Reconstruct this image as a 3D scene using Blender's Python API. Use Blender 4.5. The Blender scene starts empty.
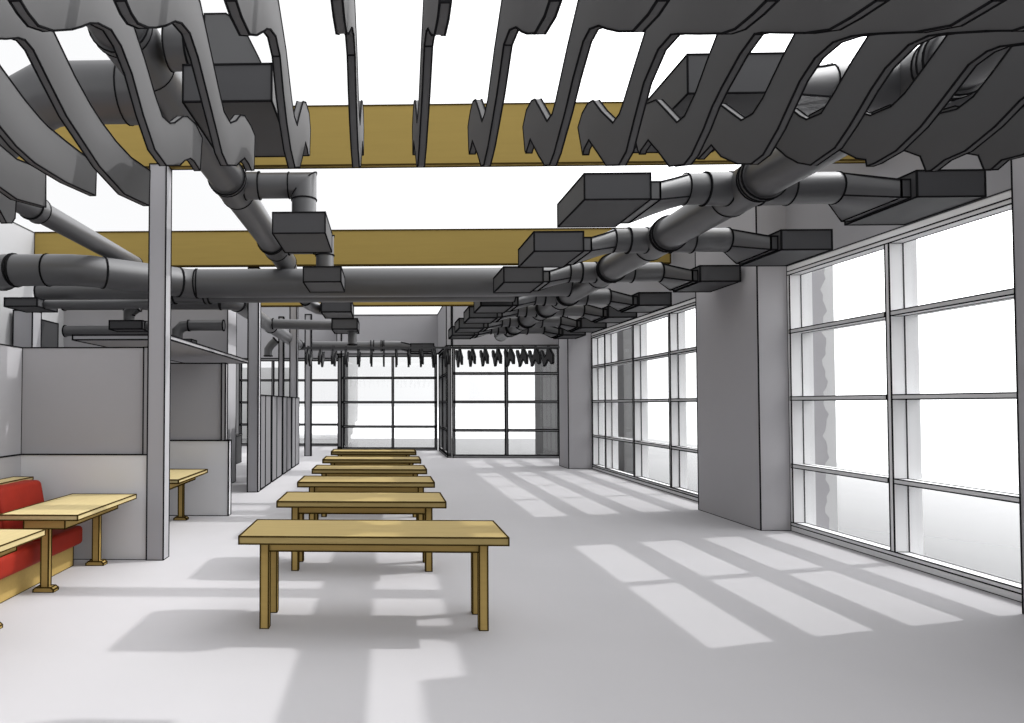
import bpy, bmesh, math, random
from math import sin, cos, pi, sqrt, atan2
from mathutils import Vector

random.seed(4)
SC = bpy.context.scene
COL = SC.collection

# ------------------------------------------------------------------ camera
F, PX, PY, PITCH, YAW, EYE = 640.0, 368.0, 388.0, 0.0255, 0.0265, 1.75
FW = Vector((-sin(YAW) * cos(PITCH), cos(YAW) * cos(PITCH), sin(PITCH)))
RT = Vector((cos(YAW), sin(YAW), 0.0))
UP = RT.cross(FW)
cam = bpy.data.cameras.new('camera')
cam.sensor_fit = 'HORIZONTAL'
cam.sensor_width = 36.0
cam.lens = F / 1024 * 36.0
cam.shift_x = (512 - PX) / 1024
cam.shift_y = (PY - 361.5) / 1024
cam.clip_start = 0.02
cam.clip_end = 2000
camo = bpy.data.objects.new('camera', cam)
COL.objects.link(camo)
camo.location = (0, 0, EYE)
camo.rotation_euler = (pi / 2 + PITCH, 0, YAW)
SC.camera = camo

def on_x(px, py, x):
    """point of the plane X = x seen at a pixel of the photograph -> (y, z)"""
    r = FW + RT * ((px - PX) / F) - UP * ((py - PY) / F)
    t = x / r.x
    return (r.y * t, EYE + r.z * t)

# ------------------------------------------------------------------ materials
def mat(name, col, rough=0.8, spec=0.25, noise=0.0, scale=6.0, metal=0.0, stretch=(1, 1, 1)):
    m = bpy.data.materials.new(name)
    m.use_nodes = True
    nt = m.node_tree
    b = nt.nodes['Principled BSDF']
    b.inputs['Roughness'].default_value = rough
    b.inputs['Specular IOR Level'].default_value = spec
    b.inputs['Metallic'].default_value = metal
    if noise > 0:
        tc = nt.nodes.new('ShaderNodeTexCoord')
        mp = nt.nodes.new('ShaderNodeMapping')
        mp.inputs['Scale'].default_value = stretch
        n = nt.nodes.new('ShaderNodeTexNoise')
        n.inputs['Scale'].default_value = scale
        n.inputs['Detail'].default_value = 4
        r = nt.nodes.new('ShaderNodeValToRGB')
        r.color_ramp.elements[0].position = 0.3
        r.color_ramp.elements[1].position = 0.7
        r.color_ramp.elements[0].color = [c * (1 - noise) for c in col] + [1]
        r.color_ramp.elements[1].color = [min(1, c * (1 + noise)) for c in col] + [1]
        nt.links.new(tc.outputs['Object'], mp.inputs['Vector'])
        nt.links.new(mp.outputs['Vector'], n.inputs['Vector'])
        nt.links.new(n.outputs['Fac'], r.inputs['Fac'])
        nt.links.new(r.outputs['Color'], b.inputs['Base Color'])
    else:
        b.inputs['Base Color'].default_value = (*col, 1)
    return m

M = {}
M['floor'] = mat('floor_paint', (0.44, 0.432, 0.445), 0.9, 0.05, 0.012, 1.5)
M['haze_ground'] = mat('haze_pale_ground', (0.62, 0.62, 0.625), 0.95, 0.05, 0.02, 0.8)  # pale colour imitates haze whitening the distant ground
M['ground'] = mat('outside_paving', (0.085, 0.085, 0.087), 0.12, 0.5, 0.02, 0.8)
M['ground'].node_tree.nodes['Principled BSDF'].inputs['IOR'].default_value = 1.08
M['wall'] = mat('grey_wall_paint', (0.30, 0.296, 0.308), 0.9, 0.1, 0.01, 2)
M['wall_pale'] = mat('pale_wall_paint', (0.53, 0.53, 0.545), 0.9, 0.1, 0.01, 2)
M['wall_white'] = mat('white_wall_paint', (0.28, 0.28, 0.285), 0.9, 0.1, 0.01, 2)
M['column'] = mat('column_paint', (0.36, 0.353, 0.365), 0.9, 0.1, 0.01, 2)
M['post'] = mat('post_paint', (0.31, 0.307, 0.322), 0.7, 0.2, 0.01, 3)
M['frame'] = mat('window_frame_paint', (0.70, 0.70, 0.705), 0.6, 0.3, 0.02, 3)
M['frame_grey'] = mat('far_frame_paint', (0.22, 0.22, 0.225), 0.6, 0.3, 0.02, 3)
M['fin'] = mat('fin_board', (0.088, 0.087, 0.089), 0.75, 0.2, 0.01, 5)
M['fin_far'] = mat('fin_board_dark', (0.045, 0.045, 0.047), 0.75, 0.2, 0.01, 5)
M['duct'] = mat('painted_duct_metal', (0.046, 0.046, 0.049), 0.42, 0.75, 0.03, 4)
M['box'] = mat('diffuser_metal', (0.047, 0.047, 0.050), 0.6, 0.3, 0.02, 4)
M['beam'] = mat('ochre_beam_board', (0.285, 0.205, 0.058), 0.8, 0.15, 0.03, 5, stretch=(0.3, 1, 4))
M['wood'] = mat('oak_veneer', (0.345, 0.26, 0.105), 0.7, 0.15, 0.05, 7, stretch=(0.5, 6, 6))
M['wood_dark'] = mat('oak_rail', (0.38, 0.265, 0.088), 0.7, 0.15, 0.05, 7, stretch=(0.6, 5, 5))
M['booth_wood'] = mat('pale_oak_top', (0.48, 0.39, 0.20), 0.7, 0.15, 0.05, 7, stretch=(6, 0.5, 6))
M['red'] = mat('red_upholstery', (0.24, 0.018, 0.009), 0.6, 0.12, 0.06, 9)
M['slat'] = mat('slat_paint', (0.15, 0.148, 0.155), 0.8, 0.1, 0.01, 3)
M['ink'] = mat('dark_edge_line', (0.012, 0.012, 0.013), 1.0, 0.0)
M['ink_wood'] = mat('dark_wood_edge', (0.05, 0.033, 0.010), 1.0, 0.0)
M['ink_soft'] = mat('grey_edge_line', (0.05, 0.05, 0.052), 1.0, 0.0)
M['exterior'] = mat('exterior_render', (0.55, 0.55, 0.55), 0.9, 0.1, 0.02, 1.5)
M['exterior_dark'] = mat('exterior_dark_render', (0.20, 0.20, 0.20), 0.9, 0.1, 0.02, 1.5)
M['dark'] = mat('dark_laminate', (0.03, 0.03, 0.032), 0.6, 0.3, 0.02, 4)

gm = bpy.data.materials.new('window_glass')
gm.use_nodes = True
nt = gm.node_tree
nt.nodes.clear()
out = nt.nodes.new('ShaderNodeOutputMaterial')
mix = nt.nodes.new('ShaderNodeMixShader')
tr = nt.nodes.new('ShaderNodeBsdfTransparent')
tr.inputs['Color'].default_value = (0.985, 0.987, 0.988, 1)
gl = nt.nodes.new('ShaderNodeBsdfGlossy')
gl.inputs['Roughness'].default_value = 0.02
mix.inputs['Fac'].default_value = 0.035
nt.links.new(tr.outputs['BSDF'], mix.inputs[1])
nt.links.new(gl.outputs['BSDF'], mix.inputs[2])
nt.links.new(mix.outputs['Shader'], out.inputs['Surface'])
M['glass'] = gm

# ------------------------------------------------------------------ object helpers
def tag(o, label=None, cat=None, group=None, kind=None):
    if label: o['label'] = label
    if cat: o['category'] = cat
    if group: o['group'] = group
    if kind: o['kind'] = kind
    return o

WORLD = {}
YREF = {}          # depth that scales a piece's X shift; its X was fitted to image pixels
def at_depth(o, y):
    YREF[o.name] = y
    return o

def thing(name, label, cat, loc, group=None, kind=None):
    o = bpy.data.objects.new(name, None)
    o.empty_display_size = 0.1
    COL.objects.link(o)
    o.location = loc
    WORLD[o.name] = Vector(loc)
    return tag(o, label, cat, group, kind)

class MB:
    """collects shapes in room coordinates and links them as ONE mesh object"""
    def __init__(self):
        self.v, self.f, self.s = [], [], []
    def add(self, vs, fs, smooth=False):
        n = len(self.v)
        self.v += [tuple(p) for p in vs]
        for k, f in enumerate(fs):
            self.f.append([n + i for i in f])
            self.s.append(smooth[k] if isinstance(smooth, list) else smooth)
        return self
    def box(self, x0, x1, y0, y1, z0, z1):
        vs = [(x0, y0, z0), (x1, y0, z0), (x1, y1, z0), (x0, y1, z0), (x0, y0, z1), (x1, y0, z1), (x1, y1, z1), (x0, y1, z1)]
        return self.add(vs, [(3, 2, 1, 0), (4, 5, 6, 7), (0, 1, 5, 4), (1, 2, 6, 5), (2, 3, 7, 6), (3, 0, 4, 7)])
    def loft(self, rings, cap=True, smooth=True):
        n = len(rings[0])
        vs = [p for r in rings for p in r]
        fs, sm = [], []
        for k in range(len(rings) - 1):
            for i in range(n):
                j = (i + 1) % n
                fs.append((k * n + i, k * n + j, (k + 1) * n + j, (k + 1) * n + i))
                sm.append(smooth)
        if cap:
            fs.append(tuple(reversed(range(n))))
            fs.append(tuple(range((len(rings) - 1) * n, len(rings) * n)))
            sm += [False, False]
        return self.add(vs, fs, sm)
    def ring(self, c, d, r, n=20):
        c, d = Vector(c), Vector(d).normalized()
        a = Vector((0, 0, 1)) if abs(d.z) < 0.9 else Vector((0, 1, 0))
        u = d.cross(a).normalized()
        w = u.cross(d).normalized()
        return [tuple(c + u * (r * cos(2 * pi * i / n)) + w * (r * sin(2 * pi * i / n))) for i in range(n)]
    def cyl(self, a, b, r, n=20, r2=None):
        d = Vector(b) - Vector(a)
        return self.loft([self.ring(a, d, r, n), self.ring(b, d, r if r2 is None else r2, n)])
    def path(self, pts, r, n=20):
        """a tube through points, mitred at the bends"""
        P = [Vector(p) for p in pts]
        d0 = (P[1] - P[0]).normalized()
        a = Vector((0, 0, 1)) if abs(d0.z) < 0.9 else Vector((0, 1, 0))
        u = d0.cross(a).normalized()
        w = u.cross(d0).normalized()
        cur = [P[0] + u * (r * cos(2 * pi * i / n)) + w * (r * sin(2 * pi * i / n)) for i in range(n)]
        rings = [[tuple(p) for p in cur]]
        for k in range(1, len(P)):
            d = (P[k] - P[k - 1]).normalized()
            e = (P[k + 1] - P[k]).normalized() if k + 1 < len(P) else d
            nrm = (d + e).normalized()
            cur = [p + d * ((P[k] - p).dot(nrm) / d.dot(nrm)) for p in cur]
            rings.append([tuple(p) for p in cur])
        return self.loft(rings)
    def prism_x(self, poly, x0, x1):
        """polygon of (y, z) extruded along x"""
        n = len(poly)
        vs = [(x0, y, z) for y, z in poly] + [(x1, y, z) for y, z in poly]
        fs = [tuple(range(n)), tuple(reversed(range(n, 2 * n)))]
        fs += [(j, i, i + n, j + n) for i in range(n) for j in [(i + 1) % n]]
        return self.add(vs, fs)
    def prism_y(self, poly, y0, y1):
        n = len(poly)
        vs = [(x, y0, z) for x, z in poly] + [(x, y1, z) for x, z in poly]
        fs = [tuple(reversed(range(n))), tuple(range(n, 2 * n))]
        fs += [(i, j, j + n, i + n) for i in range(n) for j in [(i + 1) % n]]
        return self.add(vs, fs)
    def build(self, name, material, parent=None, ink=0.0, origin=None, ink_mat='ink', bevel=0.0, angle=32):
        if parent is not None:
            off = WORLD[parent.name]
        elif origin is not None:
            off = Vector(origin)
        else:
            xs, ys, zs = zip(*self.v)
            off = Vector(((min(xs) + max(xs)) / 2, (min(ys) + max(ys)) / 2, min(zs)))
        me = bpy.data.meshes.new(name)
        me.from_pydata([tuple(Vector(p) - off) for p in self.v], [], self.f)
        me.materials.append(M[material])
        for p, s in zip(me.polygons, self.s):
            p.use_smooth = s
        bm = bmesh.new()
        bm.from_mesh(me)
        bmesh.ops.recalc_face_normals(bm, faces=bm.faces)
        if bevel:
            bmesh.ops.bevel(bm, geom=list(bm.edges), offset=bevel, segments=4, profile=0.5, affect='EDGES')
            for f in bm.faces: f.smooth = True
        lim = math.radians(angle)
        hard = []
        ink *= 1.5
        for e in bm.edges:
            if len(e.link_faces) == 2:
                if e.calc_face_angle(0) > lim:
                    e.smooth = False
                    hard.append((e.verts[0].co.copy(), e.verts[1].co.copy()))
            else:
                hard.append((e.verts[0].co.copy(), e.verts[1].co.copy()))
        if ink > 0:
            me.materials.append(M[ink_mat])
            for a, b in hard:
                d = b - a
                if d.length < 1e-5: continue
                d.normalize()
                t = Vector((0, 0, 1)) if abs(d.z) < 0.9 else Vector((1, 0, 0))
                u = d.cross(t).normalized()
                w = u.cross(d).normalized()
                vs = []
                for p in (a - d * ink * 0.5, b + d * ink * 0.5):
                    for q in (u + w, w - u, -u - w, u - w):
                        vs.append(bm.verts.new(p + q * (ink * 0.72)))
                for fi in ((0, 1, 2, 3), (7, 6, 5, 4), (0, 4, 5, 1), (1, 5, 6, 2), (2, 6, 7, 3), (3, 7, 4, 0)):
                    f = bm.faces.new([vs[i] for i in fi])
                    f.material_index = 1
        bm.to_mesh(me)
        bm.free()
        o = bpy.data.objects.new(name, me)
        COL.objects.link(o)
        if parent is not None:
            o.parent = parent
            WORLD[o.name] = off
        else:
            o.location = off
            WORLD[o.name] = off
        return o

def box(x0, x1, y0, y1, z0, z1):
    return MB().box(x0, x1, y0, y1, z0, z1)

def struct(name, mb, material, ink=0.0, **k):
    return tag(mb.build(name, material, ink=ink, **k), kind='structure')

ORD = ['first', 'second', 'third', 'fourth', 'fifth', 'sixth', 'seventh', 'eighth', 'ninth', 'tenth', 'eleventh',
       'twelfth', 'thirteenth', 'fourteenth', 'fifteenth', 'sixteenth', 'seventeenth', 'eighteenth', 'nineteenth',
       'twentieth', 'twenty-first', 'twenty-second', 'twenty-third', 'twenty-fourth']

# ------------------------------------------------------------------ the setting
WX, WT = 5.87, 5.17            # right wall plane, wall height
LX = -6.65                     # left wall plane
struct('floor', MB().add([(LX - 0.6, -0.6, 0), (WX + 0.35, -0.6, 0), (WX + 0.35, 21.1, 0), (2.2, 21.1, 0), (2.05, 24.6, 0), (-1.7, 24.6, 0), (-1.7, 26.9, 0), (LX - 0.6, 26.9, 0),
        (LX - 0.6, -0.6, -0.2), (WX + 0.35, -0.6, -0.2), (WX + 0.35, 21.1, -0.2), (2.2, 21.1, -0.2), (2.05, 24.6, -0.2), (-1.7, 24.6, -0.2), (-1.7, 26.9, -0.2), (LX - 0.6, 26.9, -0.2)],
       [tuple(range(8)), tuple(reversed(range(8, 16)))] + [(j, i, i + 8, j + 8) for i in range(8) for j in [(i + 1) % 8]]), 'floor')
gb = MB().add([(-12, -8, -0.06), (14, -8, -0.06), (14, 34, -0.06), (-12, 34, -0.06)], [(0, 1, 2, 3)])
struct('ground', gb, 'ground', origin=(0, 0, -0.06))
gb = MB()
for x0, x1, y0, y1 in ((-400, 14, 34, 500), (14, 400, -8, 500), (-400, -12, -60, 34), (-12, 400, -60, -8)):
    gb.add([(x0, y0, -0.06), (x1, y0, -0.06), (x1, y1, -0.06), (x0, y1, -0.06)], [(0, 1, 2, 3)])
struct('ground', gb, 'haze_ground', origin=(0, 0, -0.06))  # outer ground, haze put into its colour

# right wall: head wall over the windows
at_depth(struct('wall_right', box(WX, WX + 0.2, -0.6, 21.1, 3.68, WT), 'wall', 0.006, ink_mat='ink_soft'), 9.4)
def column(x0, x1, y0, y1, z1=WT, ink=0.007, m='column'):
    return at_depth(struct('column', box(x0, x1, y0, y1, 0, z1), m, ink), y0)
at_depth(column(5.47, WX + 0.36, 3.70, 5.53, ink=0.005), 5.5)
column(5.45, WX + 0.30, 9.06, 10.82)
column(5.45, WX + 0.30, 17.55, 18.45, ink=0.010)
at_depth(struct('wall_right', box(WX, WX + 0.2, -0.6, 3.70, 0, 3.68), 'wall'), 9.4)
# left side wall, cross wall, back walls
at_depth(struct('wall_left', box(LX - 0.2, LX, -0.6, 27.0, 0, WT), 'wall_white', 0.008, ink_mat='ink_soft'), 12.5)
struct('wall_back', box(LX - 0.3, -3.02, 13.7, 14.5, 0, 4.5), 'wall', 0.010, ink_mat='ink_soft')
struct('wall_back', box(LX - 0.6, -1.0, 26.75, 26.95, 3.68, 5.9), 'wall', 0.018)
struct('wall_back', box(-1.0, 2.78, 24.42, 24.62, 3.68, WT), 'wall', 0.016)
struct('wall_back', box(2.78, 6.5, 21.0, 21.2, 3.68, WT), 'wall', 0.014)
struct('wall_back', box(2.62, 2.78, 21.0, 24.62, 3.68, WT), 'wall', 0.014)
struct('wall_back', box(-1.16, -1.0, 24.42, 26.95, 3.68, WT), 'wall', 0.014)
struct('wall_back', box(LX, -5.4, 26.75, 26.95, 0, 3.68), 'wall_white')

# ------------------------------------------------------------------ windows
TZ = (0.90, 1.83, 2.76)
def window_x(name, x, y0, y1, mull, ink, m='frame', depth=0.155, outer=0.155, flip=1):
    """glazed wall in a plane X = x, running along Y"""
    w = thing(name, None, None, (x, (y0 + y1) / 2, 0), kind='structure')
    a, b, c = x, x + flip * depth, x + flip * (depth + outer)
    X = lambda p, q: (min(p, q), max(p, q))
    MB().box(*X(a, c), y0, y1, 0.0, 0.075).build('bottom_rail', m, w, ink)
    MB().box(*X(a, b), y0 , y1, 0.075, 0.12).build('bottom_bead', m, w, ink)
    o = MB().box(*X(a, b), y0, y1, 3.60, 3.68).build('top_rail', m, w, ink)
    if outer: MB().box(*X(b, c), y0, y1, 3.66, 3.74).build('outer_cap', m, o)
    MB().box(*X(a, b), y0, y1, 3.55, 3.60).build('top_bead', m, w, ink)
    ys = [y0] + list(mull) + [y1]
    for yc in [y0 + 0.025] + list(mull) + [y1 - 0.025]:
        o = MB().box(*X(a, b), yc - 0.028, yc + 0.028, 0.12, 3.55).build('mullion', m, w, ink)
        if outer: MB().box(*X(b, c), yc - 0.026, yc + 0.026, 0.075, 3.66).build('outer_fin', m, o)
    for i in range(len(ys) - 1):
        for z in TZ:
            o = MB().box(*X(a + flip * 0.004, b), ys[i] + 0.05, ys[i + 1] - 0.025, z - 0.025, z + 0.025).build('transom', m, w, ink)
            if outer: MB().box(*X(b, c), ys[i] + 0.025, ys[i + 1] - 0.025, z - 0.022, z + 0.022).build('outer_shelf', m, o)
        MB().box(*X(b - flip * 0.03, b - flip * 0.022), ys[i] + 0.03, ys[i + 1] - 0.03, 0.1, 3.56).build('pane', 'glass', w)
    return w
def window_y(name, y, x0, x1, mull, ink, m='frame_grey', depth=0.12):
    w = thing(name, None, None, ((x0 + x1) / 2, y, 0), kind='structure')
    a, b = y, y + depth
    MB().box(x0, x1, a, b, 0.0, 0.09).build('bottom_rail', m, w, ink)
    MB().box(x0, x1, a, b, 3.58, 3.68).build('top_rail', m, w, ink)
    xs = [x0] + list(mull) + [x1]
    for xc in [x0 + 0.03] + list(mull) + [x1 - 0.03]:
        MB().box(xc - 0.035, xc + 0.035, a, b, 0.09, 3.58).build('mullion', m, w, ink)
    for i in range(len(xs) - 1):
        for z in TZ:
            MB().box(xs[i] + 0.03, xs[i + 1] - 0.03, a + 0.005, b, z - 0.03, z + 0.03).build('transom', m, w, ink)
        MB().box(xs[i] + 0.03, xs[i + 1] - 0.03, b - 0.04, b - 0.03, 0.08, 3.6).build('pane', 'glass', w)
    return w
at_depth(window_x('window_1', WX, 5.50, 9.06, [7.28], 0.0055), 9.4)
at_depth(window_x('window_2', WX, 10.82, 17.55, [12.78, 14.63, 16.5], 0.009), 9.4)
at_depth(window_x('window_8', WX + 0.16, 18.45, 21.0, [19.7], 0.012), 9.4)
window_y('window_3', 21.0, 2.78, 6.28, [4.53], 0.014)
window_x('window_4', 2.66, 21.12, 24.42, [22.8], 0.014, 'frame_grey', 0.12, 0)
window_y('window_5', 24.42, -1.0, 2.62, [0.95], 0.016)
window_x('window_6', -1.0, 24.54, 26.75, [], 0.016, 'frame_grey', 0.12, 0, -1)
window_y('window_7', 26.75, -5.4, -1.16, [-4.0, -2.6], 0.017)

# outside: piers standing beyond the glass
tag(box(6.23, 6.56, 9.12, 10.6, -0.06, WT).build('exterior_pier', 'exterior'), 'pale pier outside the near right window, its face crossed by a wavy edge', 'pier')
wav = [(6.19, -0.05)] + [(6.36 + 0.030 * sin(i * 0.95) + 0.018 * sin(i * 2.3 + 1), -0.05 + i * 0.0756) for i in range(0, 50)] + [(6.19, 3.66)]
tag(MB().prism_y(wav, 9.06, 9.11).build('wavy_shadow_strip', 'column', ink=0), 'added grey strip with a wavy edge, imitating a shadow on the near right pier', 'screen')  # added thin strip, its grey stands in for a wavy shadow on the pier
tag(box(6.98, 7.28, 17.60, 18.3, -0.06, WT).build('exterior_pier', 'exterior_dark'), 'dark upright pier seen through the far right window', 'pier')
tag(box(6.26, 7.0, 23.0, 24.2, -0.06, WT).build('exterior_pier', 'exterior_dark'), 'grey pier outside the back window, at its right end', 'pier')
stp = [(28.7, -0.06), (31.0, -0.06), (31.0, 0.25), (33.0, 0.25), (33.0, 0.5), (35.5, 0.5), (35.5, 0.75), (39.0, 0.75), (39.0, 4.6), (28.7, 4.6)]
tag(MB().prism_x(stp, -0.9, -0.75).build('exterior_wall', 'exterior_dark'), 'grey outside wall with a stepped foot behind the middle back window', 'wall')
tag(box(-10, -4.1, 33.8, 34.1, -0.06, 3.7).build('exterior_wall', 'exterior'), 'pale outside wall seen through the far left back window', 'wall')

# ------------------------------------------------------------------ beams
for i, (Y, lab) in enumerate(((7.25, 'ochre ceiling beam nearest the viewer, behind the hanging wavy fins'),
                              (12.5, 'ochre ceiling beam above the long cross duct, middle of the three'),
                              (17.7, 'farthest ochre ceiling beam, a thin strip below the cross duct'))):
    tag(box(LX, WX, Y, Y + 0.085, 4.49, 5.175).build('ceiling_beam', 'beam', ink=0.0009 * Y, ink_mat='ink_wood'), lab, 'beam', 'ochre ceiling beams')

# ------------------------------------------------------------------ posts, slats, partitions
def post(x0, x1, y0, y1, z1, label, ink):
    tag(box(x0, x1, y0, y1, 0, z1).build('post', 'post', ink=ink), label, 'post', 'floor to beam posts')
post(-2.485, -2.295, 7.16, 7.34, 4.49, 'square grey post at the end of the first booth partition', 0.006)
post(-2.40, -2.19, 12.72, 12.92, 4.49, 'square grey post at the near end of the vertical slat screen', 0.011)
post(-2.34, -2.13, 19.1, 19.3, 4.9, 'square grey post rising behind the far end of the slat screen', 0.015)
post(-2.13, -1.93, 21.60, 21.80, 4.8, 'square grey post alone on the floor in front of the far left window', 0.017)
tag(box(-2.80, -2.66, 20.0, 20.15, 0, 4.5).build('post', 'post', ink=0.016), 'thin grey post rising behind the middle of the slat screen', 'post', 'floor to beam posts')
tag(box(-6.60, -6.24, 11.7, 12.0, 0, 3.5).build('post', 'post', ink=0.009), 'grey post behind the left booth, below the bent cross duct', 'post', 'floor to beam posts')
tag(box(-6.50, -6.36, 12.25, 12.9, 0, 3.4).build('upright_panel', 'dark', ink=0.010), 'dark narrow upright panel against the left wall behind the first booth', 'panel')

sl = thing('slat_screen', 'grey screen of tall vertical boards running back from the second post', 'screen', (-2.25, 15.2, 0))
for y0, y1 in ((12.97, 14.14), (14.30, 15.66), (15.84, 17.20), (17.38, 18.8)):
    ym = y0 + (y1 - y0) * 0.45
    o = box(-2.28, -2.16, y0, ym, 0.02, 1.94).build('slat', 'slat', sl, 0.012)
    box(-2.28, -2.16, ym + 0.01, y1, 0.02, 1.94).build('slat', 'slat', sl, 0.012)
box(-2.24, -2.20, 13.0, 18.75, 0.0, 0.06).build('bottom_rail', 'slat', sl)
box(-2.24, -2.20, 13.0, 18.75, 1.86, 1.90).build('top_rail', 'slat', sl)

def partition(x0, x1, y0, label, ink, inset=0.0):
    p = thing('booth_partition', label, 'partition', ((x0 + x1) / 2, y0 + 0.08, 0), 'booth partitions')
    box(x0, x1, y0, y0 + 0.16, 0, 1.18).build('lower_wall', 'wall_pale', p, ink)
    box(x0, x1 - inset - 0.06, y0 + 0.05, y0 + 0.13, 1.18, 2.40).build('upper_panel', 'wall', p, ink)
    box(x1 - inset - 0.06, x1 - inset, y0 + 0.02, y0 + 0.15, 1.18, 2.40).build('end_trim', 'wall', p, ink)
partition(-3.97, -2.49, 7.18, 'grey booth partition with inset upper panel behind the red banquette', 0.006)
partition(-3.94, -2.19, 10.02, 'grey booth partition behind the table of the second booth', 0.009, 0.06)
YREF['booth_side_wall'] = YREF['booth_side_wall.001'] = 7.2
YREF['slat_screen'] = 14.0
YREF['canopy_slab'] = 9.5
YREF['banquette'] = 6.9
bp = thing('booth_side_wall', 'grey side wall at the far left behind the red banquette backrest', 'partition', (-4.02, 5, 0))
box(-4.10, -3.94, 2.0, 7.34, 0, 1.18).build('lower_wall', 'wall', bp, 0.006)
box(-4.07, -3.97, 2.0, 7.32, 1.18, 2.40).build('upper_panel', 'wall', bp, 0.006)
bp2 = thing('booth_side_wall', 'grey side wall of the second booth, mostly hidden behind the first', 'partition', (-4.02, 8.7, 0))
box(-4.10, -3.94, 7.34, 10.18, 0, 1.18).build('lower_wall', 'wall_pale', bp2, 0.008)
box(-4.07, -3.97, 7.36, 10.16, 1.18, 2.40).build('upper_panel', 'wall', bp2, 0.008)
tag(box(-3.52, -2.34, 7.62, 12.05, 2.53, 2.585).build('canopy_slab', 'wall', ink=0.008), 'thin flat grey canopy slab over the second booth', 'canopy')
cb = thing('dark_counter', 'small dark counter end beyond the second booth', 'counter', (-4.05, 18.4, 0))
box(-4.30, -3.86, 17.5, 19.3, 0, 0.82).build('body', 'dark', cb, 0.01)
box(-4.32, -3.84, 17.45, 19.3, 0.82, 0.86).build('worktop', 'exterior_dark', cb, 0.01)

# ------------------------------------------------------------------ banquette
bq = thing('banquette', 'red upholstered banquette with oak plinth along the left booth wall', 'banquette', (-3.5, 5, 0))
ys = [6.92, 6.12, 5.32, 4.52, 3.72, 2.92]
for i in range(5):
    MB().box(-3.62, -3.09, ys[i + 1] + 0.004, ys[i] - 0.004, 0.24, 0.44).build('seat_cushion', 'red', bq, bevel=0.045)
    bc = MB().box(-3.80, -3.56, ys[i + 1] + 0.004, ys[i] - 0.004, 0.42, 0.93)
    bc.v = [(x + (0.10 if z < 0.5 and x > -3.7 else 0), y, z) for x, y, z in bc.v]
    bc.build('back_cushion', 'red', bq, bevel=0.045)
box(-3.93, -3.20, 2.92, 6.90, 0, 0.245).build('plinth', 'wood_dark', bq, 0.005, ink_mat='ink_wood')
box(-3.93, -3.76, 2.92, 7.0, 0.245, 0.90).build('back_frame', 'wood_dark', bq)
box(-3.935, -3.72, 2.92, 7.02, 0.915, 0.945).build('ledge', 'booth_wood', bq, 0.005, ink_mat='ink_wood')

# ------------------------------------------------------------------ tables
def long_table(xc, L, y0, label, ink, D=0.70):
    t = at_depth(thing('long_table', label, 'table', (xc, y0 + D / 2, 0), 'row of long oak tables'), 0)
    x0, x1 = xc - L / 2, xc + L / 2
    box(x0, x1, y0, y0 + D, 0.695, 0.75).build('tabletop', 'wood', t, ink, ink_mat='ink_wood')
    box(x0 + 0.17, x1 - 0.17, y0 + 0.19, y0 + 0.225, 0.60, 0.695).build('apron', 'wood_dark', t, ink, ink_mat='ink_wood')
    box(x0 + 0.17, x1 - 0.17, y0 + D - 0.125, y0 + D - 0.09, 0.60, 0.695).build('apron', 'wood_dark', t)
    box(x0 + 0.16, x0 + 0.19, y0 + 0.225, y0 + D - 0.125, 0.60, 0.695).build('side_rail', 'wood_dark', t)
    box(x1 - 0.19, x1 - 0.16, y0 + 0.225, y0 + D - 0.125, 0.60, 0.695).build('side_rail', 'wood_dark', t)
    for lx in (x0 + 0.13, x1 - 0.195):
        for ly in (y0 + 0.175, y0 + D - 0.14):
            box(lx, lx + 0.065, ly, ly + 0.065, 0, 0.695).build('leg', 'wood_dark', t, ink, ink_mat='ink_wood')
TL = ['nearest oak table of the row, standing alone in the foreground',
      'oak table just behind the foreground table, second of the row',
      'third oak table back in the middle row',
      'fourth oak table back in the middle row',
      'fifth oak table back in the middle row, last but one',
      'farthest oak table of the row, close to the back windows']
for lab, (xc, L, y0) in zip(TL, [(-0.09, 2.03, 4.84), (-0.245, 1.73, 6.58), (-0.245, 1.745, 8.2), (-0.24, 1.745, 9.8), (-0.24, 1.76, 11.55), (-0.24, 1.77, 13.45)]):
    long_table(xc, L, y0, lab, 0.0009 * y0 + 0.0006)

def booth_table(x0, x1, y0, y1, label, ink):
    t = at_depth(thing('booth_table', label, 'table', ((x0 + x1) / 2, (y0 + y1) / 2, 0), 'booth tables'), y1)
    xc = (x0 + x1) / 2
    box(x0, x1, y0, y1, 0.705, 0.75).build('tabletop', 'booth_wood', t, ink, ink_mat='ink_wood')
    box(x0 + 0.19, x1 - 0.15, y0 + 0.07, y1 - 0.14, 0.615, 0.705).build('under_frame', 'wood_dark', t, ink, ink_mat='ink_wood')
    for ly in (y0 + 0.24, y1 - 0.13):
        xc += 0.03 if ly > y0 + 0.5 else 0.0
        l = box(xc - 0.085, xc - 0.015, ly - 0.025, ly + 0.025, 0.035, 0.615).build('leg', 'wood_dark', t, ink, ink_mat='ink_wood')
        f = [(xc - 0.145, 0), (xc + 0.045, 0), (xc + 0.045, 0.025), (xc + 0.02, 0.045), (xc - 0.12, 0.045), (xc - 0.145, 0.025)]
        MB().prism_y(f, ly - 0.045, ly + 0.045).build('foot', 'wood_dark', l, ink, ink_mat='ink_wood')
booth_table(-3.30, -2.58, 5.72, 7.08, 'oak booth table standing against the first partition, two pedestal legs', 0.005)
booth_table(-3.30, -2.58, 3.72, 5.07, 'oak booth table cut by the left edge of the photo, nearest the viewer', 0.004)
booth_table(-3.15, -2.47, 8.42, 9.80, 'oak booth table half hidden behind the square post in the second booth', 0.008)

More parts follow.
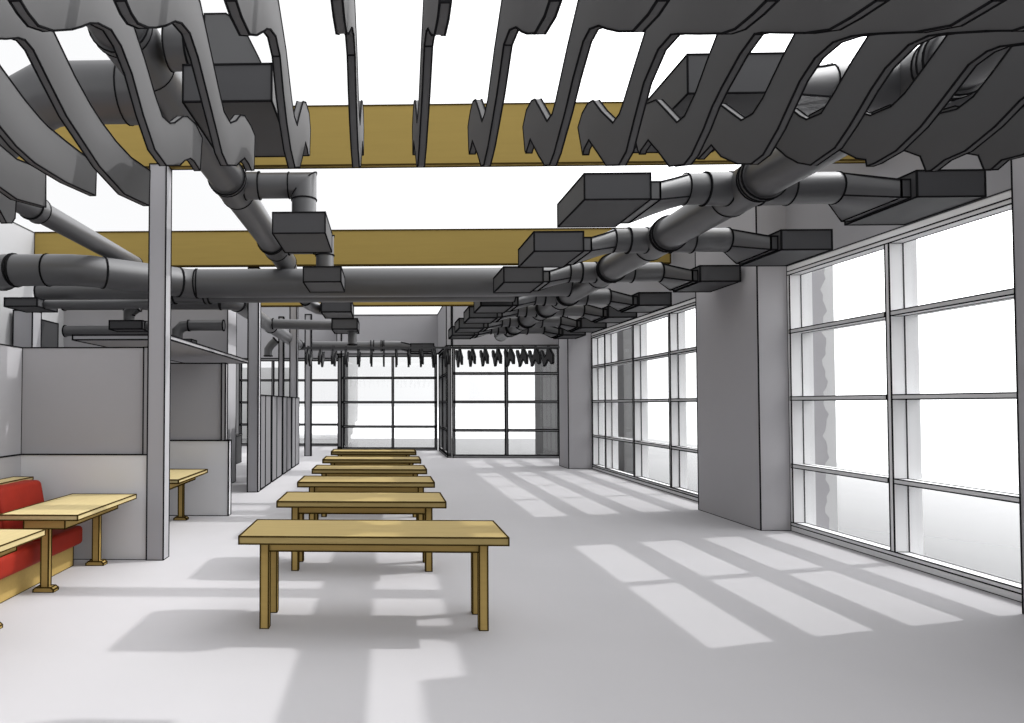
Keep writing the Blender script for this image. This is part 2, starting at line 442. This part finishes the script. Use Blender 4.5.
# ------------------------------------------------------------------ ducts
DZ = 3.757  # whole duct group scaled down about the camera, results baked in below
def rrect(x, yc, hy, z0, z1, n=24):
    """rectangle ring in the plane X = x, sampled by angle so that it lofts from a circle"""
    zc, hz = (z0 + z1) / 2, (z1 - z0) / 2
    r = []
    for i in range(n):
        a = 2 * pi * i / n
        c, s = cos(a), sin(a)
        k = 1 / max(abs(c), abs(s))
        r.append((x, yc + hy * max(-1, min(1, c * k)), zc + hz * max(-1, min(1, s * k))))
    return r
def circ_x(x, yc, zc, rad, n=24):
    return [(x, yc + rad * cos(2 * pi * i / n), zc + rad * sin(2 * pi * i / n)) for i in range(n)]

def branch(Xm, Y, side, label, ink=0.005):
    """a branch: collar, pipe, round-to-square transition, neck, box"""
    s = side
    X = lambda d: Xm + s * d
    t = at_depth(thing('duct_branch', label, 'duct', (X(0.6), Y, DZ), 'branches with box diffusers'), 5.6)
    p0, p1, p2, p3 = (0.37, 0.55, 0.93, 1.04) if s < 0 else (0.40, 0.83, 1.14, 1.22)
    rb = 0.143
    MB().cyl((X(0.15), Y, DZ), (X(p0), Y, DZ), rb + 0.010, 24).build('collar', 'duct', t, ink)
    MB().cyl((X(p0), Y, DZ), (X(p1), Y, DZ), rb, 24).build('pipe', 'duct', t, ink)
    yc = Y + 0.0
    MB().loft([circ_x(X(p1), Y, DZ, rb), rrect(X(p2), yc, 0.365, 3.548, 3.703)]).build('transition', 'duct', t, ink, angle=50)
    box(min(X(p2), X(p3)), max(X(p2), X(p3)), yc - 0.365, yc + 0.365, 3.548, 3.703).build('neck', 'duct', t, ink)
    a, b = X(p3), X(p3 + 0.57)
    box(min(a, b), max(a, b), yc - 0.43, yc + 0.43, 3.53, 3.757).build('diffuser_box', 'box', t, ink)

RX = 3.495
md = thing('main_duct', 'round dark main duct running back along the right side', 'duct', (RX, 10.95, DZ))
YREF[md.name] = 5.6
MB().cyl((RX, 2.92, DZ), (RX, 18.524, DZ), 0.1825, 28).build('pipe', 'duct', md, 0.01)
BY = [4.10, 6.0, 7.88, 9.78, 12.02, 13.6, 15.4, 16.95]
for k, Y in enumerate(BY):
    ink = 0.0009 * Y + 0.0005
    MB().cyl((RX, Y - 0.24, DZ), (RX, Y + 0.24, DZ), 0.194, 28).build('tee', 'duct', md, ink)
    MB().cyl((RX, Y - 0.33, DZ), (RX, Y - 0.285, DZ), 0.208, 28).build('collar', 'duct', md, ink)
    MB().cyl((RX, Y - 0.285, DZ), (RX, Y - 0.24, DZ), 0.20, 28).build('collar', 'duct', md, ink)
    for s, w in ((-1, 'left'), (1, 'right')):
        if k == 0:
            lab = 'duct branch with box diffuser behind the hanging fins, %s of the main duct' % w
        else:
            lab = 'duct branch with box diffuser, %s below the fins, %s side of the right main duct' % (ORD[k - 1], w)
        branch(RX, Y, s, lab, ink)

# cross trunk: bends forward at its left end
tk = thing('cross_duct', 'long wide round duct crossing the room below the middle beam', 'duct', (-0.912, 10.804, DZ))
RT_ = 0.242
def seg(root, pts, r, ink, name='pipe', n=24):
    MB().path(pts, r, n).build(name, 'duct', root, ink, angle=48)
seg(tk, [(3.376, 10.804, DZ + 0.055), (-2.92, 10.804, DZ + 0.055)], RT_, 0.011)
seg(tk, [(-2.92, 10.804, DZ + 0.055), (-3.066, 10.777, DZ + 0.055), (-3.194, 10.676, DZ + 0.055)], RT_, 0.011, 'elbow')
seg(tk, [(-3.194, 10.676, DZ + 0.055), (-4.124, 9.873, DZ + 0.055)], RT_, 0.010)
seg(tk, [(-4.124, 9.873, DZ + 0.055), (-4.27, 9.755, DZ + 0.055), (-4.517, 9.672, DZ + 0.055), (-4.791, 9.654, DZ + 0.055), (-4.891, 9.654, DZ + 0.055)], RT_, 0.010, 'elbow')
seg(tk, [(-4.891, 9.654, DZ + 0.055), (-5.402, 9.654, DZ + 0.055)], RT_, 0.010)
seg(tk, [(-5.402, 9.654, DZ + 0.055), (-5.566, 9.691, DZ + 0.055), (-5.694, 9.8, DZ + 0.055), (-5.785, 9.946, DZ + 0.055)], RT_ + 0.01, 0.010, 'elbow')
# second trunk right behind it
t2 = thing('cross_duct', 'second cross duct showing as a thin dark band under the wide one', 'duct', (-0.912, 11.497, 3.712))
seg(t2, [(2.6, 11.38, 3.775), (-5.931, 11.38, 3.775)], 0.201, 0.011)
for x in (-3.55, -2.92): seg(t2, [(x, 11.38, 3.775), (x + 0.08, 11.38, 3.775)], 0.214, 0.011, 'collar')
# third: short cross duct turning back along the left side
d2 = thing('left_duct', 'round duct turning from cross direction to run back past the slat screen', 'duct', (-2.646, 16.425, DZ))
YREF[d2.name] = 13.0
seg(d2, [(-5.931, 12.319, DZ), (-2.847, 12.319, DZ)], 0.165, 0.012)
seg(d2, [(-2.847, 12.319, DZ), (-2.719, 12.346, DZ), (-2.628, 12.428, DZ), (-2.591, 12.574, DZ)], 0.165, 0.012, 'elbow')
seg(d2, [(-2.591, 12.574, DZ), (-2.591, 16.334, DZ)], 0.165, 0.014)
seg(d2, [(-2.591, 16.334, DZ), (-2.591, 21.535, DZ)], 0.165, 0.017)
seg(d2, [(-2.591, 21.535, DZ), (-2.537, 21.772, DZ), (-2.427, 21.882, DZ), (-2.19, 21.936, DZ)], 0.146, 0.018, 'elbow')
fd = thing('far_duct', 'thin round duct along the top of the middle back window', 'duct', (-0.182, 21.936, DZ))
seg(fd, [(-1.94, 21.936, DZ), (0.502, 21.936, DZ)], 0.164, 0.018)
for x in (0.1, 0.45): seg(fd, [(x, 21.936, DZ), (x + 0.1, 21.936, DZ)], 0.182, 0.015, 'collar')
MB().loft([circ_x(0.50, 21.936, DZ, 0.164), circ_x(1.14, 21.936, DZ, 0.164), rrect(1.46, 21.936, 0.27, 3.55, 3.78)]).build('transition', 'duct', fd, 0.016)
box(1.46, 2.236, 21.663, 22.21, 3.529, 3.803).build('diffuser_box', 'box', fd, 0.016)

# long branch off the left duct
lb = thing('duct_branch', 'thin horizontal duct branch ending in a box with a drop pipe, far left centre', 'duct', (-1.46, 16.425, DZ), 'branches with box diffusers')
seg(lb, [(-2.33, 15.695, 3.739), (-0.803, 15.695, 3.694)], 0.123, 0.014)
box(-0.821, -0.219, 15.148, 16.06, 3.538, 3.785).build('diffuser_box', 'box', lb, 0.014)
seg(lb, [(-0.365, 15.695, 3.548), (-0.365, 15.695, 3.219)], 0.11, 0.013, 'drop_pipe')

# left main duct running towards the viewer
ld = thing('main_duct', 'round dark main duct running towards the viewer above the second table, left of centre', 'duct', (-1.246, 7.3, DZ))
YREF[ld.name] = 7.2
LDX, LR, LZ = -1.55, 0.1825, 4.25
MB().cyl((LDX, 3.103, LZ), (LDX, 11.15, LZ), LR, 28).build('pipe', 'duct', ld, 0.008)
MB().path([(LDX, 11.15, LZ), (LDX, 11.31, LZ - 0.05), (LDX, 11.38, LZ - 0.2), (LDX, 11.38, LZ - 0.32)], LR - 0.01, 24).build('elbow', 'duct', ld, 0.01)
for Y in (4.38, 7.227, 9.95):
    MB().cyl((LDX, Y - 0.24, LZ), (LDX, Y + 0.24, LZ), LR + 0.012, 28).build('tee', 'duct', ld, 0.0009 * Y)
    MB().cyl((LDX, Y - 0.30, LZ), (LDX, Y - 0.24, LZ), LR + 0.02, 28).build('collar', 'duct', ld, 0.0009 * Y)
def drop(Y, label, ink, x=-0.73, zt=3.81, zb=3.585):
    t = thing('duct_branch', label, 'duct', (x, Y, LZ), 'branches with box diffusers')
    r = 0.143
    seg(t, [(LDX + 0.15, Y, LZ), (LDX + 0.31, Y, LZ)], r + 0.011, ink, 'collar')
    seg(t, [(LDX + 0.31, Y, LZ), (x - 0.17, Y, LZ)], r, ink)
    seg(t, [(x - 0.17, Y, LZ), (x, Y, LZ), (x, Y, LZ - 0.17)], r, ink, 'elbow')
    seg(t, [(x, Y, LZ - 0.17), (x, Y, zt)], r - 0.003, ink, 'drop_pipe')
    box(x - 0.283, x + 0.283, Y - 0.43, Y + 0.43, zb, zt).build('diffuser_box', 'box', t, ink)
drop(7.227, 'elbowed duct branch with hanging box below the nearest beam, left of centre', 0.0065)
drop(9.95, 'elbowed duct branch with hanging box in front of the wide cross duct', 0.009, x=-0.675)
# the branch beyond the trunk
b3 = thing('duct_branch', 'box diffuser with round end just below the wide cross duct, left of centre', 'duct', (-0.639, 12.684, DZ), 'branches with box diffusers')
seg(b3, [(LDX + 0.4, 11.862, DZ - 0.05), (LDX + 0.4, 12.41, DZ - 0.05), (LDX + 0.55, 12.684, DZ - 0.10), (-0.867, 12.684, DZ - 0.12)], 0.11, 0.012, 'elbow')
box(-0.885, -0.31, 12.255, 13.113, 3.529, 3.758).build('diffuser_box', 'box', b3, 0.012)
# near left branches behind the fins
nb = thing('duct_branch', 'hooded duct branch with large box behind the left hanging fins', 'duct', (-0.821, 4.289, LZ), 'branches with box diffusers')
seg(nb, [(LDX + 0.16, 4.38, LZ), (LDX + 0.30, 4.38, LZ)], 0.155, 0.005, 'collar')
seg(nb, [(LDX + 0.30, 4.38, LZ), (-1.095, 4.38, LZ)], 0.143, 0.005)
hood = [(-1.095, 3.79), (-0.60, 3.79), (-0.73, 4.07), (-0.84, 4.29), (-0.95, 4.37), (-1.095, 4.37)]
MB().prism_y(hood, 4.20, 4.56).build('hood', 'duct', nb, 0.004)
box(-1.104, -0.566, 3.787, 4.645, 3.575, 3.80).build('diffuser_box', 'box', nb, 0.005)
nl = thing('duct_branch', 'thick horizontal duct branch with bent left end behind the left fins', 'duct', (-1.734, 5.019, LZ), 'branches with box diffusers')
seg(nl, [(LDX - 0.12, 5.019, LZ), (-1.935, 5.019, LZ)], 0.245, 0.005, 'collar')
seg(nl, [(-1.935, 5.019, LZ), (-2.391, 5.019, LZ)], 0.235, 0.005)
seg(nl, [(-2.391, 5.019, LZ), (-2.591, 5.019, LZ - 0.02), (-2.774, 5.019, LZ - 0.12)], 0.237, 0.005, 'elbow')
seg(nl, [(-2.774, 5.019, LZ - 0.12), (-3.103, 5.019, LZ - 0.40)], 0.228, 0.005)
# thin duct on the far left, running back to the cross trunk
d3 = thing('left_duct', 'thin round duct sloping down to the bent cross duct at far left', 'duct', (-4.197, 9.581, LZ))
YREF[d3.name] = 9.5
seg(d3, [(-4.216, 5.84, LZ), (-4.216, 7.9, LZ)], 0.155, 0.006)
seg(d3, [(-4.216, 7.9, LZ), (-4.216, 8.08, LZ)], 0.169, 0.006, 'collar')
seg(d3, [(-4.216, 8.08, LZ), (-4.216, 11.269, LZ)], 0.143, 0.007)

# small ducts behind the booths
w1 = thing('wall_duct', 'thin dark duct on the rear wall above the first booth partition', 'duct', (-5.384, 12.227, 3.164))
seg(w1, [(-5.886, 12.246, 3.173), (-3.969, 12.246, 3.173)], 0.105, 0.011)
w2 = thing('duct_branch', 'small flat box with bent lit drop pipe above the canopy, left of the post', 'duct', (-4.471, 11.862, 3.256), 'branches with box diffusers')
box(-4.763, -4.152, 11.634, 11.999, 3.137, 3.292).build('diffuser_box', 'box', w2, 0.011)
seg(w2, [(-4.453, 11.771, 3.292), (-4.453, 11.771, 3.456), (-4.289, 11.771, 3.566)], 0.1, 0.011, 'drop_pipe')
seg(w2, [(-4.152, 11.817, 3.219), (-3.833, 11.817, 3.164)], 0.082, 0.011, 'side_pipe')
w3 = thing('duct_branch', 'short thin duct with elbow turned down above the canopy, right of the post', 'duct', (-3.194, 12.045, 3.256), 'branches with box diffusers')
seg(w3, [(-3.595, 11.954, 2.964), (-3.595, 11.954, 3.128), (-3.504, 11.954, 3.219), (-3.376, 11.954, 3.237)], 0.1, 0.010, 'elbow')
seg(w3, [(-3.376, 11.954, 3.237), (-2.719, 11.954, 3.237)], 0.1, 0.010)
box(-3.696, -3.285, 11.817, 12.136, 2.872, 2.964).build('diffuser_box', 'box', w3, 0.009)
w4 = thing('flat_duct', 'flat dark duct running along the left wall under the bent cross duct', 'duct', (-5.657, 10.494, 3.438))
box(-6.05, -5.50, 10.45, 11.1, 3.38, 3.52).build('body', 'box', w4, 0.010)
seg(w4, [(-5.50, 10.7, 3.45), (-3.60, 10.7, 3.45)], 0.075, 0.009, 'side_run')
w5 = thing('duct_branch', 'tiny bent duct end beside the far left window, behind the slat screen', 'duct', (-2.92, 18.615, 3.347), 'branches with box diffusers')
seg(w5, [(-2.692, 18.615, 3.621), (-2.829, 18.615, 3.493), (-2.92, 18.615, 3.347), (-2.92, 18.615, 3.164)], 0.119, 0.014, 'elbow')

# ------------------------------------------------------------------ hanging fins
SP, X0, TH = 0.329, -0.147, 0.034
FX = lambda k: X0 + SP * k
TR = {
 -7: ([(15, 218), (16, 201), (5, 192), (-20, 180), (-60, 140), (-110, 60), (-130, 20)], [(-260, 0), (-230, 50), (-190, 80), (-150, 90), (-110, 110), (-60, 170), (-20, 200), (0, 210.5), (6.6, 223), (11.6, 223)]),
 -6: ([(45.7, 207), (45.7, 171.5), (31.5, 164.8), (16.6, 159), (0, 145), (-30, 110), (-70, 40), (-85, 5)], [(-200, 0), (-170, 45), (-140, 62), (-105, 70), (-80, 85), (-50, 130), (-20, 172), (0, 187.3), (16.6, 199)]),
 -5: ([(95.5, 195.5), (96.3, 167.3), (88, 158.2), (66.4, 141.6), (48.2, 126.6), (39.9, 118), (24.9, 100), (0, 66), (-24, 25), (-36, 0)], [(-130, 0), (-112, 32), (-90, 47), (-62, 48), (-50, 54), (-30, 85), (0, 126.6), (16.6, 146.6), (34.9, 163), (66.4, 182.3)]),
 -4: ([(149, 205.5), (150, 170.6), (131, 157.4), (116.2, 141.6), (101.3, 121.7), (90, 104), (74.7, 76), (53, 30.7), (41, 3)], [(-55, 0), (-40, 22), (-15, 37), (5, 39), (18.3, 37.9), (24.9, 40), (33.2, 49.8), (48, 79.7), (66.4, 116), (99.6, 166.5), (124.5, 194)]),
 -3: ([(179.7, 165.4), (184.7, 160.4), (190.5, 158.3), (194, 161), (200, 170.4), (202.1, 138), (195.5, 124), (187.2, 116.4), (183, 116.4), (174.7, 122.7), (169.7, 123), (162.3, 116.4), (154.8, 94.9), (144.8, 60), (133.7, 26.6), (126, 2)], [(20, 0), (28.2, 13.3), (38.2, 25.7), (53, 30.7), (71.4, 29.5), (81.3, 26.6), (89.7, 23.2), (98, 23.2), (111.2, 29.9), (121.2, 46), (132, 74), (143.2, 114.8), (154.8, 149.6), (166.4, 165.4)]),
 -2: ([(236.3, 165.5), (240.4, 161.3), (244.5, 158), (248.7, 163.8), (251.5, 170.4), (253.9, 170), (254.8, 135.6), (250.3, 124.8), (244.5, 115.6), (240.4, 115.1), (236.2, 120.6), (230.4, 122.8), (223.8, 111.5), (218.8, 90), (207.3, 36.5), (199.8, 2)], [(125.4, 0), (131.2, 13.3), (137.8, 23.3), (147.8, 27.6), (156, 27.6), (165, 25.8), (175, 21.3), (181.6, 23.3), (189.9, 33.2), (198.2, 58), (206.8, 92), (215.5, 126.5), (222, 153), (227.5, 165)]),
 -1: ([(299.9, 167), (303.2, 153), (305.4, 142.3), (307.2, 149), (308.4, 155.5), (309.6, 155), (310.3, 129), (309, 113.2), (305.7, 102.4), (303, 101.6), (299.9, 113.2), (297, 125.2), (294, 115.7), (291.6, 99.9), (285.8, 49.8), (278.3, 2)], [(235.9, 0), (241.4, 16.6), (249.7, 34.5), (256.2, 35.2), (264.5, 30.7), (266.5, 29), (270.4, 29.3), (275.8, 36.5), (280, 56), (283.4, 93.3), (286.6, 121.5), (290.8, 149.7), (295, 167.5)]),
 2: ([(481.3, 166.3), (478, 154.7), (472.5, 140.6), (470.6, 149), (469.4, 153.9), (468.9, 150), (468.1, 126.5), (470.5, 111.5), (473, 101.6), (475.5, 99.6), (478.9, 109.9), (482.2, 121.5), (485, 113.5), (488, 99.6), (494.6, 49.8), (502.1, 0)], [(549.9, 0), (544.4, 16.6), (534.8, 33.5), (527.8, 33.7), (522, 31.5), (516.2, 27.2), (509.6, 29.9), (503.8, 44.8), (497.1, 93), (492.6, 119.8), (488, 146.4), (483.8, 165)]),
 3: ([(544.9, 165.5), (538.3, 154.7), (530.3, 138.9), (527.5, 148), (526, 153), (525, 150), (523, 126.5), (526.6, 109.9), (531.6, 100.7), (534.9, 99.1), (540.8, 109.9), (547, 121.2), (552.4, 113.9), (555.7, 101.6), (567.3, 48.1), (578.6, 0)], [(657.5, 0), (647.8, 14.9), (632.9, 31.2), (619.6, 31.5), (608, 29), (598.9, 25.7), (589.7, 29), (583.1, 41.5), (573.1, 78), (564.8, 113), (560.7, 128.1), (554, 153), (549.5, 165)]),
 4: ([(606.3, 165.5), (598, 153), (588.9, 139.8), (584, 149), (582.8, 154.7), (582, 150), (578.1, 127.3), (582.3, 113.2), (588, 103.2), (593, 100.3), (601.3, 111.5), (613, 122.8), (619.6, 113.9), (623.8, 101.6), (634.5, 66.4), (647, 26.6), (654, 0)], [(767, 0), (752.9, 14.1), (735, 29), (722, 33.5), (700, 34), (678.5, 33.7), (671, 34.6), (657.8, 49.8), (643.7, 83), (634.5, 118), (626.2, 151.4), (618.8, 165)]),
 5: ([(669.4, 166.3), (658.3, 151.5), (648.3, 139.9), (641, 150), (639.5, 154), (638, 150), (633, 128), (638, 114), (646, 104), (656, 99.9), (667.8, 112.4), (677, 122.4), (684.8, 116), (696.4, 91), (708.9, 56.4), (718, 33), (730, 0)], [(877, 0), (851, 17.5), (829.8, 29.5), (805, 33), (785, 33), (762, 32.6), (754.5, 34), (739.6, 54.8), (721.3, 88), (712, 107), (703.1, 130), (691.5, 154.8), (684, 164.5)]),
 6: ([(738, 164), (721.3, 156.5), (711.4, 144.9), (701, 156), (698, 159), (695, 154), (688, 130), (696, 115), (708, 105), (719.7, 104.2), (729.6, 111.6), (741.3, 120.3), (753, 113.5), (763, 98), (782.8, 56.5), (795.3, 33.2), (812, 0)], [(993.4, 0), (972, 13), (951, 25.5), (915, 32.2), (894.5, 32.7), (869.6, 34), (851.4, 36.2), (833, 42.3), (814.9, 58), (799.8, 81), (787.8, 107), (777.8, 129), (763, 154.8), (751, 164)]),
 7: ([(798, 162.8), (786.5, 156.4), (773.2, 144.7), (765, 140), (757, 156), (753, 158), (743, 132), (753, 117), (766, 107), (779, 104), (790.7, 109), (799.8, 116), (806.4, 119.5), (821.4, 113.2), (833, 95), (853, 59.8), (869.6, 34), (890, 0)], [(1090, 0), (1060, 12), (1030, 25), (1013, 30.7), (986.8, 31), (948.6, 33.2), (928.7, 35.7), (908.8, 44.8), (885.5, 68), (870.6, 90), (857.3, 113), (849.6, 126), (834.7, 148), (819.7, 158.5), (810.6, 165)]),
 8: ([(867, 166), (866, 159.7), (856.2, 158.2), (848, 154), (838, 149), (825, 142), (808, 146), (798, 130), (810, 115), (827, 106), (845, 105), (862.9, 113.2), (870.4, 115.4), (891, 106.6), (905, 93), (925, 66.4), (947, 35.7), (972, 0)], [(1195, 0), (1165, 15), (1130, 30), (1100, 38), (1060, 40), (1023, 43.5), (1000, 46.5), (986.8, 51.5), (968.5, 64.8), (952, 86.3), (937, 106), (920.4, 127), (896, 150.8), (875, 163)]),
 9: ([(926.2, 171), (920.4, 156.3), (902, 149.6), (885, 143), (865, 140), (855, 128), (868, 114), (890, 105), (912, 107), (937, 114), (957, 109), (973.5, 96.5), (991.8, 73.3), (1015, 42), (1045, 0)], [(1300, 0), (1265, 18), (1230, 34), (1180, 46), (1130, 51), (1100, 56), (1070, 66), (1045, 82), (1020, 100.5), (995, 126.5), (965, 151), (944.5, 160), (931, 170.5)]),
 10: ([(984.3, 170), (978.5, 155.4), (962, 152.6), (940, 146), (920, 140), (912, 128), (928, 114), (955, 106), (985, 111), (1013, 111.5), (1040, 98), (1075, 65), (1120, 0)], [(1390, 0), (1330, 34), (1270, 52), (1200, 62), (1140, 75), (1100, 95), (1060, 127), (1023, 154.6), (1001.7, 160), (991, 169.5)]),
}
def fin_yz(k, side):
    far, near = TR[k]
    x = FX(k) + (TH / 2 if side > 0 else -TH / 2)
    f = [on_x(px, py, x) for px, py in far]
    n = [on_x(px, py, x) for px, py in near]
    top = min(f[-1][1] + 0.09, 3.46)
    cap = [(f[-1][0] - 0.06, max(top, f[-1][1])), ((f[-1][0] * 0.5 + n[0][0] * 0.5), min(3.46, n[0][1] + 0.35)), (n[0][0] - 0.03, n[0][1] + 0.19)]
    return f + cap + n
PROF = {}
for k in range(-7, 11):
    if k == 0: PROF[k] = fin_yz(-1, 1)
    elif k == 1: PROF[k] = fin_yz(2, -1)
    else: PROF[k] = fin_yz(k, 1 if k < 0 else -1)
FL = {-7: 'with a rounded end, farthest left of the near row', -6: 'with a square-cut end, near the left edge of the photo',
      -5: 'with a square-cut end, third from the left edge', -4: 'with a square-cut end, just left of the square post top',
      -3: 'with a hooked tip in front of the square post top', -2: 'with a hooked tip over the near left duct',
      -1: 'with a hooked tip just left of the two edge-on fins', 0: 'seen almost edge-on, the left one of the pair at centre',
      1: 'seen almost edge-on, the right one of the pair at centre'}
fins = []
for k in range(-7, 11):
    x = FX(k)
    if k in FL:
        lab = 'hanging wavy grey ceiling fin ' + FL[k]
    else:
        lab = 'hanging wavy dark ceiling fin, %s to the right of the edge-on pair' % ORD[k - 2]
    o = MB().prism_x(PROF[k], x - TH / 2, x + TH / 2).build('ceiling_fin', 'fin', ink=0.0032, origin=(x, 3.3, 2.97), angle=38)
    tag(o, lab, 'ceiling fin', 'near row of hanging wavy fins')
    fins.append(o)
# added rail, out of frame, put in so the near fins do not float
tag(box(FX(-7) - 0.1, FX(10) + 0.1, 2.28, 2.33, 3.40, 3.45).build('added_fin_rail', 'fin'), 'added dark rail above the image frame, holding up the near row of fins', 'rail')

# far row: the same fins again, further back
FZ = -0.18
seq = [-3, -2, -3, -2, -2, -1, 0, 1, 2, 3, 4, 5, 6, 7, 8, 8, 9, 9, 10, 10]
for i, k in enumerate(seq):
    x = -1.58 + i * 0.336
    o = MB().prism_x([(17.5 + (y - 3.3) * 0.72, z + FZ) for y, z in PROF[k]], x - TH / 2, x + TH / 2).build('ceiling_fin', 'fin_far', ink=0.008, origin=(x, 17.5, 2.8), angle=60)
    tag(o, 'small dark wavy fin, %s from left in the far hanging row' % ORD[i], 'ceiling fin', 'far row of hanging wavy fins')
tag(box(-1.7, 5.0, 16.78, 16.84, 3.21, 3.26).build('added_fin_rail', 'fin_far'), 'added dark rail holding up the far row of hanging fins', 'rail')  # added as a support for the far fins

# ------------------------------------------------------------------ shear-like shift about the camera: X of each piece moves with its depth
for o in list(COL.objects):
    if o.parent or o.type == 'CAMERA' or o.name in ('ground', 'ground.001', 'floor'): continue
    if o.name.startswith('ceiling_fin') and o.location.y < 10: continue
    if o.name == 'added_fin_rail': continue
    o.location.x -= 0.0266 * YREF.get(o.name, o.location.y)

# ------------------------------------------------------------------ light
wd = bpy.data.worlds.new('white_sky')
SC.world = wd
wd.use_nodes = True
nt = wd.node_tree
bg = nt.nodes['Background']
bg.inputs['Color'].default_value = (0.985, 0.99, 1.0, 1)
tc = nt.nodes.new('ShaderNodeTexCoord')
vm = nt.nodes.new('ShaderNodeVectorMath')
vm.operation = 'DOT_PRODUCT'
vm.inputs[1].default_value = Vector((0.82, 0.15, 0.55)).normalized()
nt.links.new(tc.outputs['Generated'], vm.inputs[0])
def mth(op, a, b, clamp=False):
    n = nt.nodes.new('ShaderNodeMath')
    n.operation = op
    n.use_clamp = clamp
    nt.links.new(a, n.inputs[0])
    n.inputs[1].default_value = b
    return n.outputs[0]
GLOW, POW = 5.5, 3.0
v = mth('MAXIMUM', vm.outputs['Value'], 0.0)
v = mth('POWER', v, POW)
v = mth('MULTIPLY', v, GLOW)
v = mth('ADD', v, 0.985)
nt.links.new(v, bg.inputs['Strength'])
sun = bpy.data.lights.new('sun', 'SUN')
sun.energy = 2.35
sun.angle = math.radians(0.6)
sun.color = (1.0, 0.99, 0.975)
so = bpy.data.objects.new('sun', sun)
COL.objects.link(so)
so.location = (12, 6, 12)
so.rotation_euler = Vector((-0.985, -0.275, -1.0)).to_track_quat('-Z', 'Y').to_euler()

vs = SC.view_settings
vs.view_transform = 'Standard'
vs.look = 'None'
vs.exposure = 0.0
vs.gamma = 1.0
vs.use_curve_mapping = False
SC.cycles.max_bounces = 8
SC.cycles.transparent_max_bounces = 16
